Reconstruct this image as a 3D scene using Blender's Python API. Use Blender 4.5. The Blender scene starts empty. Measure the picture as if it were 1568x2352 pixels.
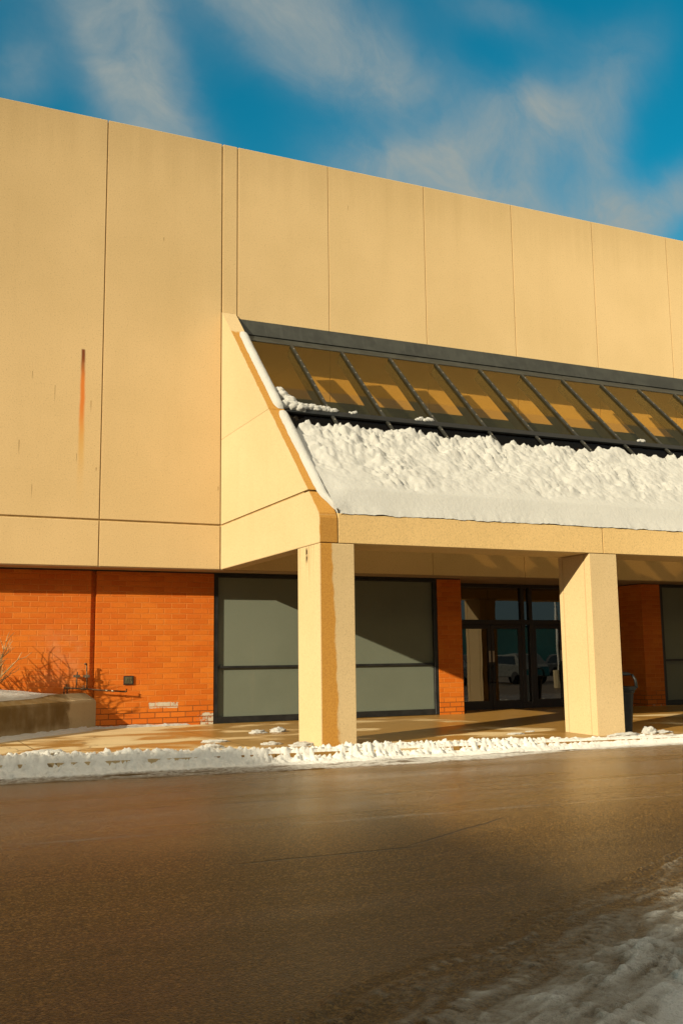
import bpy, bmesh, math, random
from mathutils import Vector, Matrix, noise

sc = bpy.context.scene
COL = sc.collection
random.seed(7)

# ------------------------------------------------------------------ camera
cam_d = bpy.data.cameras.new("camera")
cam = bpy.data.objects.new("camera", cam_d)
COL.objects.link(cam)
RX = Vector((0.908814, -0.417016, -0.012425))
UY = Vector((-0.049061, -0.136401, 0.989438))
FW = Vector((0.414306, 0.898606, 0.144422))
M = Matrix((RX, UY, -FW)).transposed().to_4x4()
M.translation = Vector((0, -19.5, 1.36))
cam.matrix_world = M
cam_d.sensor_fit = 'VERTICAL'
cam_d.sensor_height = 36
cam_d.lens = 2290.565 / 2352 * 36
cam_d.clip_start = 0.1
cam_d.clip_end = 3000
sc.camera = cam

sc.view_settings.view_transform = 'Standard'
sc.view_settings.look = 'None'
sc.view_settings.gamma = 1
sc.view_settings.exposure = 0.5
sc.view_settings.use_curve_mapping = False
sc.render.engine = 'CYCLES'
sc.cycles.max_bounces = 10
sc.cycles.transparent_max_bounces = 16
sc.cycles.sample_clamp_indirect = 6

SUN_D = Vector((2.0, 1.0, -0.777)).normalized()
sun_d = bpy.data.lights.new("sun", 'SUN')
sun_d.energy = 3.75
sun_d.angle = math.radians(0.53)
sun_d.color = (1.0, 0.875, 0.66)
sun = bpy.data.objects.new("sun", sun_d)
COL.objects.link(sun)
sun.rotation_euler = SUN_D.to_track_quat('-Z', 'Y').to_euler()
sun.location = (-40, -40, 30)

# ------------------------------------------------------------------ node helper
class NT:
    def __init__(s, tree):
        s.t = tree; s.n = tree.nodes; s.l = tree.links
        s.n.clear()
    def add(s, typ, **kw):
        nd = s.n.new(typ)
        for k, v in kw.items(): setattr(nd, k, v)
        return nd
    def put(s, sock, v):
        if v is None: return
        if isinstance(v, bpy.types.NodeSocket): s.l.new(v, sock)
        else:
            if sock.type == 'RGBA' and isinstance(v, (tuple, list)) and len(v) == 3: v = (*v, 1)
            sock.default_value = v
    def m(s, op, a, b=None, c=None, clamp=False):
        nd = s.add('ShaderNodeMath', operation=op, use_clamp=clamp)
        s.put(nd.inputs[0], a); s.put(nd.inputs[1], b)
        if c is not None: s.put(nd.inputs[2], c)
        return nd.outputs[0]
    def vm(s, op, a, b=None, out=0):
        nd = s.add('ShaderNodeVectorMath', operation=op)
        s.put(nd.inputs[0], a); s.put(nd.inputs[1], b)
        return nd.outputs[out]
    def mix(s, f, a, b, blend='MIX'):
        nd = s.add('ShaderNodeMix', data_type='RGBA', blend_type=blend)
        s.put(nd.inputs[0], f); s.put(nd.inputs[6], a); s.put(nd.inputs[7], b)
        return nd.outputs[2]
    def ss(s, x, lo, hi, a=0.0, b=1.0):
        nd = s.add('ShaderNodeMapRange', interpolation_type='SMOOTHSTEP')
        s.put(nd.inputs[0], x); s.put(nd.inputs[1], lo); s.put(nd.inputs[2], hi)
        s.put(nd.inputs[3], a); s.put(nd.inputs[4], b)
        return nd.outputs[0]
    def lin(s, x, lo, hi, a=0.0, b=1.0):
        nd = s.add('ShaderNodeMapRange')
        s.put(nd.inputs[0], x); s.put(nd.inputs[1], lo); s.put(nd.inputs[2], hi)
        s.put(nd.inputs[3], a); s.put(nd.inputs[4], b)
        return nd.outputs[0]
    def noise(s, v, scale, detail=3, rough=.55, dist=0, col=False):
        nd = s.add('ShaderNodeTexNoise')
        s.put(nd.inputs['Vector'], v); s.put(nd.inputs['Scale'], scale)
        s.put(nd.inputs['Detail'], detail); s.put(nd.inputs['Roughness'], rough)
        s.put(nd.inputs['Distortion'], dist)
        return nd.outputs[1 if col else 0]
    def voro(s, v, scale, feature='F1', rnd=1.0, out='Distance'):
        nd = s.add('ShaderNodeTexVoronoi', feature=feature)
        s.put(nd.inputs['Vector'], v); s.put(nd.inputs['Scale'], scale); s.put(nd.inputs['Randomness'], rnd)
        return nd.outputs[out]
    def obj(s): return s.add('ShaderNodeTexCoord').outputs['Object']
    def xyz(s, v):
        nd = s.add('ShaderNodeSeparateXYZ'); s.put(nd.inputs[0], v)
        return nd.outputs[0], nd.outputs[1], nd.outputs[2]
    def comb(s, x, y, z):
        nd = s.add('ShaderNodeCombineXYZ')
        s.put(nd.inputs[0], x); s.put(nd.inputs[1], y); s.put(nd.inputs[2], z)
        return nd.outputs[0]
    def scale(s, v, sx, sy, sz): return s.vm('MULTIPLY', v, (sx, sy, sz))
    def bump(s, h, strength=.3, dist=.02, normal=None):
        nd = s.add('ShaderNodeBump')
        s.put(nd.inputs['Height'], h); s.put(nd.inputs['Strength'], strength)
        s.put(nd.inputs['Distance'], dist)
        if normal is not None: s.put(nd.inputs['Normal'], normal)
        return nd.outputs[0]
    def bsdf(s, color, rough=.8, spec=.3, normal=None, metal=0, diff=None, coat=None, sss=None):
        nd = s.add('ShaderNodeBsdfPrincipled')
        s.put(nd.inputs['Base Color'], color); s.put(nd.inputs['Roughness'], rough)
        s.put(nd.inputs['Specular IOR Level'], spec); s.put(nd.inputs['Metallic'], metal)
        if normal is not None: s.put(nd.inputs['Normal'], normal)
        if diff is not None and 'Diffuse Roughness' in nd.inputs: s.put(nd.inputs['Diffuse Roughness'], diff)
        if coat is not None: s.put(nd.inputs['Coat Weight'], coat)
        if sss is not None:
            s.put(nd.inputs['Subsurface Weight'], sss)
            nd.inputs['Subsurface Radius'].default_value = (.05, .06, .08)
            nd.inputs['Subsurface Scale'].default_value = .35
        return nd.outputs[0]
    def out(s, sh):
        o = s.add('ShaderNodeOutputMaterial'); s.l.new(sh, o.inputs[0])

def material(name):
    mt = bpy.data.materials.new(name); mt.use_nodes = True
    return mt, NT(mt.node_tree)

# ------------------------------------------------------------------ world: sky with thin clouds
w = bpy.data.worlds.new("World"); sc.world = w; w.use_nodes = True
n = NT(w.node_tree)
sky = n.add('ShaderNodeTexSky', sky_type='NISHITA')
sky.sun_disc = False
sky.sun_elevation = math.radians(19.16)
sky.sun_rotation = math.radians(243.4)
sky.air_density = 1.0; sky.dust_density = 0.6; sky.ozone_density = 2.0
d = n.add('ShaderNodeTexCoord').outputs['Generated']
dx, dy, dz = n.xyz(d)
graded = n.mix(1.0, sky.outputs[0], (0.03, 0.80, 0.80), 'MULTIPLY')
# noise on a high flat layer that mottles the added fill glow
hz = n.m('MAXIMUM', dz, 0.04)
cu = n.m('DIVIDE', dx, hz); cv = n.m('DIVIDE', dy, hz)
lay = n.comb(cu, cv, 0.0)
gen = n.noise(n.scale(lay, .55, .8, 1), 1.0, 6, .6, .4)
gen = n.ss(gen, .35, .7, 0, .8)
# wisps in the part of the sky above the store, placed by compass direction (east/up tangents)
yy = n.m('MAXIMUM', dy, 0.05)
u = n.m('DIVIDE', dx, yy); v = n.m('DIVIDE', dz, yy)
uv = n.comb(u, v, 0.0)
warp = n.noise(uv, 5.0, 5, .6, 0, True)
wv = n.vm('SUBTRACT', warp, (.5, .5, .5))
uvw = n.vm('ADD', uv, n.vm('MULTIPLY', wv, (.075, .075, 0)))
wx, wy, _ = n.xyz(uvw)
acc = None
for (cx, cy, ang, la, lb, amp) in [
    (.235, .61, 112, .16, .06, 1.25), (.18, .74, 100, .13, .065, .9), (.10, .60, 75, .05, .03, .6),
    (.42, .77, 160, .17, .085, 1.0), (.52, .70, 10, .12, .05, .5), (.36, .74, 120, .08, .05, .5), (.64, .64, 30, .15, .05, .85), (.74, .66, 70, .10, .045, .85),
    (.60, .57, 0, .16, .05, 1.1), (.83, .62, 80, .13, .06, .6), (.86, .74, 75, .13, .07, .38), (.93, .83, 55, .12, .06, .38),
    (1.0, .64, 28, .22, .04, 1.0), (.88, .55, 5, .12, .04, .8), (.02, .69, 0, .07, .05, .5), (.70, .83, 0, .10, .04, .5), (.29, .85, 20, .2, .06, .5)]:
    a = math.radians(ang); ca, sa = math.cos(a), math.sin(a)
    ex = n.m('SUBTRACT', wx, cx); ey = n.m('SUBTRACT', wy, cy)
    p1 = n.m('ADD', n.m('MULTIPLY', ex, ca / la), n.m('MULTIPLY', ey, sa / la))
    p2 = n.m('ADD', n.m('MULTIPLY', ex, -sa / lb), n.m('MULTIPLY', ey, ca / lb))
    r2 = n.m('ADD', n.m('MULTIPLY', p1, p1), n.m('MULTIPLY', p2, p2))
    g = n.m('MULTIPLY', n.m('EXPONENT', n.m('MULTIPLY', r2, -1.0)), amp)
    acc = g if acc is None else n.m('ADD', acc, g)
fib = n.noise(n.scale(uvw, 9, 9, 1), 1.0, 7, .62, .6)
fine = n.noise(n.scale(uvw, 30, 22, 1), 1.0, 5, .65, .3)
fib = n.m('ADD', n.m('MULTIPLY', fib, .85), n.m('MULTIPLY', fine, .15))
wisp = n.m('MULTIPLY', n.ss(acc, .05, 1.35, 0, 1.0), n.ss(fib, .18, .84, .35, 1.2))
front = n.ss(dy, .2, .45)
cl = n.m('MINIMUM', n.m('MULTIPLY', n.m('MULTIPLY', wisp, front), .95), .92)
cl = n.m('MULTIPLY', cl, n.ss(dz, -.02, .06))
sky_c = n.mix(cl, graded, (2.35, 2.65, 2.55))
# warm fill glow added to the unseen sky, high overhead and behind the viewer
low_edge = n.m('ADD', n.m('MULTIPLY', front, .40), .30)
hi = n.ss(n.m('SUBTRACT', dz, low_edge), 0.0, .22)
hi = n.m('MULTIPLY', hi, n.m('ADD', n.m('MULTIPLY', gen, .6), .62))
sky_c = n.mix(n.m('MULTIPLY', n.ss(dy, .1, -.2), .92), sky_c, (.80, .88, .98))
behind = n.m('MULTIPLY', n.ss(dy, .05, -.45), n.ss(dx, -.95, -.25))
glow = n.mix(behind, (2.5, 2.3, 1.9), (9.6, 8.6, 6.7))
sky_c = n.mix(n.m('MINIMUM', hi, 1.0), sky_c, glow)
bg = n.add('ShaderNodeBackground'); n.put(bg.inputs[0], sky_c); bg.inputs[1].default_value = 0.1
wo = n.add('ShaderNodeOutputWorld'); n.l.new(bg.outputs[0], wo.inputs[0])

# ------------------------------------------------------------------ geometry helpers
ROOTLOC = {}
def tag(o, label=None, cat=None, group=None, kind=None):
    if label: o['label'] = label
    if cat: o['category'] = cat
    if group: o['group'] = group
    if kind: o['kind'] = kind
    return o

def empty(name, loc=(0, 0, 0), label=None, cat=None, group=None):
    o = bpy.data.objects.new(name, None); COL.objects.link(o)
    o.location = loc; o.empty_display_size = .3
    ROOTLOC[o] = Vector(loc)
    return tag(o, label, cat, group)

class MB:
    """collects shapes in world coordinates, then becomes one mesh object"""
    def __init__(s): s.v = []; s.f = []
    def box(s, x0, x1, y0, y1, z0, z1):
        b = len(s.v)
        s.v += [(x0, y0, z0), (x1, y0, z0), (x1, y1, z0), (x0, y1, z0), (x0, y0, z1), (x1, y0, z1), (x1, y1, z1), (x0, y1, z1)]
        s.f += [tuple(b + i for i in q) for q in ((0, 3, 2, 1), (4, 5, 6, 7), (0, 1, 5, 4), (1, 2, 6, 5), (2, 3, 7, 6), (3, 0, 4, 7))]
        return s
    def prism(s, poly, x0, x1):
        """polygon in (y,z) extruded along x"""
        b = len(s.v); k = len(poly)
        s.v += [(x0, y, z) for y, z in poly] + [(x1, y, z) for y, z in poly]
        s.f.append(tuple(b + i for i in range(k))); s.f.append(tuple(b + k + i for i in reversed(range(k))))
        for i in range(k):
            j = (i + 1) % k
            s.f.append((b + i, b + k + i, b + k + j, b + j))
        return s
    def tube(s, pts, r, sides=8, cap=True):
        pts = [Vector(p) for p in pts]
        rs = r if isinstance(r, (list, tuple)) else [r] * len(pts)
        b = len(s.v); up = Vector((0, 0, 1))
        for i, p in enumerate(pts):
            t = (pts[min(i + 1, len(pts) - 1)] - pts[max(i - 1, 0)]).normalized()
            a = t.cross(up)
            if a.length < .05: a = t.cross(Vector((1, 0, 0)))
            a.normalize(); c = t.cross(a)
            for k in range(sides):
                th = 2 * math.pi * k / sides
                s.v.append(tuple(p + (a * math.cos(th) + c * math.sin(th)) * rs[i]))
        for i in range(len(pts) - 1):
            for k in range(sides):
                k2 = (k + 1) % sides
                s.f.append((b + i * sides + k, b + i * sides + k2, b + (i + 1) * sides + k2, b + (i + 1) * sides + k))
        if cap:
            s.f.append(tuple(b + k for k in reversed(range(sides))))
            e = b + (len(pts) - 1) * sides
            s.f.append(tuple(e + k for k in range(sides)))
        return s
    def rings(s, rings, cap0=True, cap1=True):
        b = len(s.v); k = len(rings[0])
        for r in rings: s.v += [tuple(p) for p in r]
        for i in range(len(rings) - 1):
            for j in range(k):
                j2 = (j + 1) % k
                s.f.append((b + i * k + j, b + i * k + j2, b + (i + 1) * k + j2, b + (i + 1) * k + j))
        if cap0: s.f.append(tuple(b + j for j in reversed(range(k))))
        if cap1: s.f.append(tuple(b + (len(rings) - 1) * k + j for j in range(k)))
        return s
    def build(s, name, mat, parent=None, bevel=0, smooth=False, seg=2, fix=True):
        root = parent
        while root is not None and root.parent is not None: root = root.parent
        off = ROOTLOC.get(root, Vector((0, 0, 0))) if root is not None else Vector((0, 0, 0))
        me = bpy.data.meshes.new(name)
        me.from_pydata([(x - off.x, y - off.y, z - off.z) for x, y, z in s.v], [], s.f)
        if fix:
            bm = bmesh.new(); bm.from_mesh(me)
            bmesh.ops.recalc_face_normals(bm, faces=bm.faces)
            if bevel:
                es = [e for e in bm.edges if len(e.link_faces) == 2 and e.calc_face_angle(0) > .5]
                bmesh.ops.bevel(bm, geom=es, offset=bevel, segments=seg, affect='EDGES', profile=.5)
            bm.to_mesh(me); bm.free()
        me.materials.append(mat)
        if smooth:
            for p in me.polygons: p.use_smooth = True
        o = bpy.data.objects.new(name, me); COL.objects.link(o)
        if parent is not None: o.parent = parent
        return o

def base_at(o, loc):
    """moves a top-level mesh's origin to its base"""
    L = Vector(loc)
    o.data.transform(Matrix.Translation(-L)); o.location = L
    return o

def grid(name, mat, nx, ny, fn, attr=None, smooth=True, parent=None):
    """heightfield-like sheet: fn(i,j) -> (x,y,z) or (x,y,z,a)"""
    vs = []; at = []
    for j in range(ny):
        for i in range(nx):
            r = fn(i, j)
            vs.append(r[:3])
            if attr: at.append(r[3])
    fs = [(j * nx + i, j * nx + i + 1, (j + 1) * nx + i + 1, (j + 1) * nx + i) for j in range(ny - 1) for i in range(nx - 1)]
    me = bpy.data.meshes.new(name); me.from_pydata(vs, [], fs)
    if attr:
        ca = me.attributes.new(attr, 'FLOAT', 'POINT'); ca.data.foreach_set('value', at)
    me.materials.append(mat)
    if smooth: me.polygons.foreach_set('use_smooth', [True] * len(me.polygons))
    o = bpy.data.objects.new(name, me); COL.objects.link(o)
    if parent: o.parent = parent
    return o

def N(x, y, z=0): return noise.noise(Vector((x, y, z)))
def FB(x, y, z=0, o=4): return noise.fractal(Vector((x, y, z)), 1.0, 2.0, o)
def VO(x, y, z=0): return noise.voronoi(Vector((x, y, z)))[0]
def sst(a, b, x):
    t = max(0, min(1, (x - a) / (b - a))); return t * t * (3 - 2 * t)

def zs(x, y):
    """sidewalk height"""
    zf = -.011 * (x - 6.2); t = (y + 5.1) / 5.75
    return zf + (.04 - zf) * t
def zr(x, y): return -.165 - .004 * (x - 6) - .004 * max(0, -6 - y)

# ------------------------------------------------------------------ materials
CONC = (.76, .575, .295)
def concrete(name, base=CONC, wet=None, rust=False, joints_dirt=False, speck=1.0):
    mt, n = material(name)
    o = n.obj(); x, y, z = n.xyz(o)
    big = n.noise(o, .35, 4, .6)
    st = n.noise(n.scale(o, 1.6, 1.6, .18), 1.0, 4, .6)
    sp = n.noise(o, 38, 3, .7)
    sp2 = n.voro(o, 30)
    sp2r = n.voro(o, 30, out='Color')
    c = n.mix(n.ss(big, .3, .72), tuple(a * b for a, b in zip(base, (.965, .955, .93))), tuple(a * b for a, b in zip(base, (1.05, 1.05, 1.07))))
    c = n.mix(n.m('MULTIPLY', n.ss(st, .5, .8), .13), c, tuple(a * b for a, b in zip(base, (.72, .68, .58))))
    rnd_ = n.add('ShaderNodeObjectInfo').outputs['Random']
    c = n.mix(n.m('MULTIPLY', rnd_, .10), c, tuple(a * b for a, b in zip(base, (.72, .66, .56))))
    para = n.m('MULTIPLY', n.ss(n.m('ADD', z, n.m('MULTIPLY', n.noise(n.scale(o, 2.2, 2.2, .05), 1, 4, .7), 2.4)), 12.3, 13.9), .28)
    c = n.mix(para, c, tuple(a * b for a, b in zip(base, (.62, .56, .46))))
    dark = n.m('MULTIPLY', n.ss(sp, .50, .72), .30 * speck)
    c = n.mix(dark, c, tuple(a * .45 for a in base))
    lite = n.m('MULTIPLY', n.ss(sp, .46, .28), .35 * speck)
    c = n.mix(lite, c, tuple(min(.92, a * 1.25) for a in base))
    rr, gg, bb = n.xyz(sp2r)
    dots = n.m('MULTIPLY', n.m('MULTIPLY', n.ss(sp2, .30, .18), n.ss(rr, .88, .92)), .30 * speck)
    c = n.mix(dots, c, tuple(a * b for a, b in zip(base, (.38, .33, .30))))
    if rust:
        # rust run and small bleeding pin-holes on the left hand panel
        wob = n.m('MULTIPLY', n.m('SUBTRACT', n.noise(n.comb(0.0, 0.0, z), 2.2, 3), .5), .05)
        ax = n.m('ABSOLUTE', n.m('SUBTRACT', n.m('ADD', x, wob), 3.40))
        fade = n.lin(z, 4.1, 7.49, 0, 1)
        ins = n.m('MULTIPLY', n.ss(z, 7.50, 7.47), n.ss(z, 4.0, 5.6))
        wdt = n.lin(z, 4.3, 7.5, .10, .052)
        core = n.m('MULTIPLY', n.ss(ax, wdt, n.m('MULTIPLY', wdt, .25)), ins)
        rc = n.mix(n.ss(z, 5.4, 6.5), (.74, .42, .07), (.78, .21, .008))
        rc = n.mix(n.ss(z, 6.8, 7.4), rc, (.22, .045, .010))
        amt = n.m('MULTIPLY', core, n.m('MAXIMUM', n.ss(z, 4.4, 6.4, .12, .85), n.ss(z, 6.8, 7.3, 0, .95)))
        c = n.mix(amt, c, rc)
        for (mx, mz, ln, wd) in [(2.444, 6.94, .22, .011), (2.875, 6.70, .45, .012), (3.573, 6.46, .28, .016), (2.238, 5.56, .36, .016), (3.319, 5.37, .24, .011), (3.704, 5.12, .10, .02), (2.499, 4.71, .34, .012), (6.20, 4.89, .14, .02), (4.99, 10.1, .12, .016), (9.25, 11.6, .18, .012)]:
            q = n.m('MULTIPLY', n.ss(n.m('ABSOLUTE', n.m('SUBTRACT', x, mx)), wd * .75, wd * .2), n.m('MULTIPLY', n.ss(z, mz + .005, mz - .01), n.ss(z, mz - ln, mz - ln * .2)))
            c = n.mix(n.m('MULTIPLY', q, .6), c, (.22, .09, .015))
    if wet == 'fin':
        # melt water soaked into the sloping top and the front edge
        slope = n.m('ADD', z, n.m('MULTIPLY', y, -.985))          # 8.65 on the top face
        top = n.ss(slope, 8.60, 8.635)
        frt = n.ss(y, -5.06, -5.085)
        edge = n.m('ADD', x, n.m('MULTIPLY', n.m('SUBTRACT', n.noise(o, 5, 3), .5), .03))
        up = n.ss(n.m('ADD', z, n.m('MULTIPLY', n.noise(o, 6, 2), .2)), 8.18, 8.10)
        wm = n.m('MULTIPLY', n.m('MAXIMUM', top, frt), n.m('MULTIPLY', up, n.ss(edge, 6.257, 6.268)))
        c = n.mix(n.m('MULTIPLY', wm, .9), c, n.mix(n.ss(sp, .4, .65), (.50, .245, .035), (.42, .19, .026)))
    if wet == 'column':
        e = n.m('ADD', x, n.m('MULTIPLY', n.m('SUBTRACT', n.noise(n.scale(o, 1, 1, .5), 4.5, 4, .6), .5), .17))
        e = n.m('ADD', e, n.lin(z, 0, 3.2, -.055, .055))
        wm = n.m('MULTIPLY', n.ss(y, -5.06, -5.09), n.m('MULTIPLY', n.ss(e, 6.535, 6.495), n.ss(x, 6.262, 6.275)))
        gap = n.m('MULTIPLY', n.noise(n.scale(o, 8, 8, .6), 1, 3), .5)
        c = n.mix(n.m('MULTIPLY', wm, .92), c, n.mix(n.ss(sp, .4, .65), (.55, .27, .038), (.46, .21, .028)))
        # dirty runs below the beam joint on the left face
        left = n.ss(x, 6.268, 6.26)
        run = n.m('MULTIPLY', n.ss(n.noise(n.scale(o, 1, 6, .25), 2.0, 4), .52, .7), n.ss(z, 2.0, 3.1))
        c = n.mix(n.m('MULTIPLY', n.m('MULTIPLY', run, left), .55), c, (.30, .19, .07))
        hole = n.m('MULTIPLY', n.ss(n.m('ABSOLUTE', n.m('SUBTRACT', y, -4.56)), .055, .02), n.m('MULTIPLY', n.ss(z, 2.85, 2.98), n.ss(z, 3.15, 3.1)))
        c = n.mix(n.m('MULTIPLY', n.m('MULTIPLY', hole, left), n.ss(n.noise(o, 14, 3), .42, .55)), c, (.07, .04, .012))
    h = n.m('ADD', n.m('MULTIPLY', sp, .7), n.m('MULTIPLY', n.noise(o, 120, 2), .3))
    n.out(n.bsdf(c, .9, .15, n.bump(h, .35, .012), diff=1.0))
    return mt

def plain(name, color, rough=.6, spec=.4, metal=0, var=.15, scale=6, bump=0, streak=0):
    mt, n = material(name)
    o = n.obj()
    f = n.noise(o, scale, 5, .6)
    c = n.mix(n.ss(f, .3, .7), tuple(a * (1 - var) for a in color), tuple(min(1, a * (1 + var)) for a in color))
    if streak:
        s2 = n.noise(n.scale(o, 9, 3, .8), 1.0, 4, .7)
        c = n.mix(n.m('MULTIPLY', n.ss(s2, .5, .75), streak), c, tuple(min(1, a * 2.2 + .02) for a in color))
    nm = n.bump(n.noise(o, scale * 12, 3), bump, .01) if bump else None
    n.out(n.bsdf(c, n.lin(f, .3, .7, max(.05, rough - .08), min(1, rough + .08)), spec, nm, metal))
    return mt

def brick_mat(name):
    mt, n = material(name)
    o = n.obj(); x, y, z = n.xyz(o)
    # along-wall coordinate works for front faces and returns
    nx, ny, nz = n.xyz(n.add('ShaderNodeNewGeometry').outputs['Normal'])
    side = n.ss(n.m('ABSOLUTE', nx), .4, .6)
    a = n.m('ADD', n.m('MULTIPLY', n.m('SUBTRACT', 1.0, side), x), n.m('MULTIPLY', side, y))
    a = n.m('ADD', a, .035)
    bv = n.comb(a, n.m('ADD', z, .017), 0.0)
    br = n.add('ShaderNodeTexBrick', offset=.5, squash=1.0)
    n.put(br.inputs['Vector'], bv)
    n.put(br.inputs['Color1'], (0, 0, 0)); n.put(br.inputs['Color2'], (1, 1, 1)); n.put(br.inputs['Mortar'], (.5, .5, .5))
    br.inputs['Scale'].default_value = 1; br.inputs['Mortar Size'].default_value = .010; br.inputs['Mortar Smooth'].default_value = .5
    br.inputs['Brick Width'].default_value = .312; br.inputs['Row Height'].default_value = .11
    rnd = br.outputs['Color']; mort = br.outputs['Fac']
    rv, _, _ = n.xyz(rnd)
    blot = n.noise(o, 1.1, 5, .65); fine = n.noise(o, 45, 3, .7)
    c = n.mix(rv, (.66, .160, .010), (.78, .225, .020))
    c = n.mix(n.m('MULTIPLY', n.ss(blot, .35, .7), .45), c, (.66, .120, .008))
    c = n.mix(n.m('MULTIPLY', n.ss(fine, .5, .75), .35), c, (.40, .070, .004))
    c = n.mix(n.m('MULTIPLY', mort, n.ss(n.noise(o, 2.5, 4), .3, .7, .15, .55)), c, (.86, .34, .07))
    # pale salt bloom above the valve pipes
    bl = n.m('MULTIPLY', n.ss(n.m('ABSOLUTE', n.m('SUBTRACT', x, 3.25)), .75, .05), n.ss(n.m('ABSOLUTE', n.m('SUBTRACT', z, 1.35)), .95, .1))
    bl = n.m('MULTIPLY', bl, n.ss(n.noise(o, 3.5, 5, .7), .35, .75))
    c = n.mix(n.m('MULTIPLY', bl, .40), c, (.80, .42, .20))
    # flaked paint near the right foot of the wall, brick by brick
    near = n.m('MULTIPLY', n.m('MULTIPLY', n.ss(x, 5.75, 6.2), n.ss(x, 6.6, 6.5)), n.ss(z, .33, .24))
    row2 = n.m('MULTIPLY', n.m('MULTIPLY', n.ss(x, 4.95, 5.0), n.ss(x, 5.62, 5.55)), n.m('MULTIPLY', n.ss(z, .38, .40), n.ss(z, .53, .50)))
    fl = n.m('MAXIMUM', n.m('MULTIPLY', near, .95), row2)
    fl2 = n.m('MAXIMUM', fl, n.m('MULTIPLY', n.m('MULTIPLY', n.ss(x, 17.6, 17.9), n.ss(z, .16, .06)), .6))
    fl3 = n.ss(n.m('ADD', n.m('MULTIPLY', n.noise(o, 9, 6, .8), 1.1), n.m('MULTIPLY', fl2, .42)), 0.84, .92)
    fl3 = n.m('MULTIPLY', fl3, n.m('SUBTRACT', 1.0, n.m('MULTIPLY', mort, .8)))
    c = n.mix(fl3, c, n.mix(n.noise(o, 30, 3), (.55, .45, .30), (.78, .70, .55)))
    # open joints in the lowest courses
    low = n.ss(n.m('ADD', z, n.m('MULTIPLY', n.noise(o, 1.3, 2), .5)), .78, .55)
    c = n.mix(n.m('MULTIPLY', n.m('MULTIPLY', mort, low), .75), c, (.16, .04, .008))
    h = n.m('ADD', n.m('MULTIPLY', mort, -1.0), n.m('MULTIPLY', fine, .25))
    h = n.m('ADD', h, n.m('MULTIPLY', fl3, -.5))
    nm = n.bump(h, .9, .012)
    n.out(n.bsdf(c, .72, .25, nm, diff=.6))
    return mt

def snow_mat(name, dirt=0.0, base=(.55, .54, .49), attr=None, fb=.6):
    mt, n = material(name)
    o = n.obj()
    f1 = n.noise(o, 14, 5, .65); f2 = n.noise(o, 70, 4, .7); big = n.noise(o, 1.3, 4)
    c = n.mix(n.ss(big, .3, .7), tuple(a * .97 for a in base), tuple(min(.9, a * 1.03) for a in base))
    if dirt:
        c = n.mix(n.m('MULTIPLY', n.ss(f1, .45, .75), dirt), c, (.24, .20, .14))
        c = n.mix(n.m('MULTIPLY', n.ss(f2, .58, .72), dirt), c, (.16, .13, .09))
    if attr:
        at = n.add('ShaderNodeAttribute', attribute_name=attr).outputs['Fac']
        k = n.ss(n.m('ADD', at, n.m('ADD', n.m('MULTIPLY', n.m('SUBTRACT', f1, .5), .9), n.m('MULTIPLY', n.m('SUBTRACT', f2, .5), .5))), .15, .85)
        dk = n.mix(n.ss(f2, .36, .66), (.042, .025, .009), (.20, .12, .042))
        c = n.mix(k, dk, c)
        rough = n.lin(k, 0, 1, .5, .75)
    else: rough = .75
    h = n.m('ADD', f1, n.m('MULTIPLY', f2, .45))
    n.out(n.bsdf(c, rough, .25, n.bump(h, fb, .025), diff=.3, sss=(.12 if not attr else None)))
    return mt

M_conc = concrete("precast_concrete", rust=True)
M_fin = concrete("precast_fin", base=(.64, .49, .262), wet='fin')  # base darkened below the wall concrete to offset strong sun on fin and columns
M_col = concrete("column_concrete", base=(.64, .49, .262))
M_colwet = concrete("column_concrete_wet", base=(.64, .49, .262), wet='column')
M_fascia = concrete("fascia_concrete", base=(.71, .51, .225), speck=1.4)
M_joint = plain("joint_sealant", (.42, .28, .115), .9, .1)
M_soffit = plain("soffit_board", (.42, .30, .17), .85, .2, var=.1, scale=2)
M_brick = brick_mat("painted_brick")
M_panel = None
mt, n = material("grey_panel"); M_panel = mt
o = n.obj()
c = n.mix(n.ss(n.noise(o, .7, 4), .3, .7), (.175, .195, .142), (.198, .220, .162))
c = n.mix(n.m('MULTIPLY', n.ss(n.noise(n.scale(o, 5, 5, .4), 1, 4), .55, .8), .2), c, (.26, .25, .17))
c = n.mix(n.m('MULTIPLY', n.ss(n.noise(o, 60, 3), .5, .75), .25), c, (.14, .14, .09))
n.out(n.bsdf(c, .45, .35, n.bump(n.noise(o, 55, 3), .1, .005)))
M_frame = plain("dark_bronze_frame", (.022, .022, .020), .4, .5, var=.25, scale=5)
M_door = plain("brown_door_metal", (.030, .020, .013), .4, .5, var=.2, scale=5)
M_metal = plain("weathered_flashing", (.050, .052, .042), .6, .35, .15, var=.25, scale=3, streak=.22)
M_mull = plain("mullion_metal", (.020, .022, .022), .5, .35, .2, var=.25, scale=5)
mt, n = material("bolted_mullion"); M_mullb = mt
o = n.obj(); x, y, z = n.xyz(o)
f = n.noise(o, 5, 5, .6)
c = n.mix(n.ss(f, .3, .7), (.026, .027, .022), (.042, .043, .035))
bx_ = n.m('PINGPONG', n.m('SUBTRACT', x, 7.60), .5825)
by_ = n.m('PINGPONG', y, .0925)
bm_ = n.m('MULTIPLY', n.ss(bx_, .016, .009), n.ss(by_, .016, .009))
c = n.mix(bm_, c, (.34, .30, .22))
n.out(n.bsdf(c, .45, .45, None, .2))
M_bolt = plain("bolt_steel", (.45, .40, .30), .35, .5, .8)
M_dark = plain("dark_blue_band", (.040, .052, .062), .6, .3, scale=2)
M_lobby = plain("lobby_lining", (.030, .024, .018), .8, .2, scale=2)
M_steel = plain("brushed_steel", (.42, .34, .24), .35, .5, .9)
M_black = plain("black_plastic", (.012, .014, .013), .45, .4, var=.3, scale=9)
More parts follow.
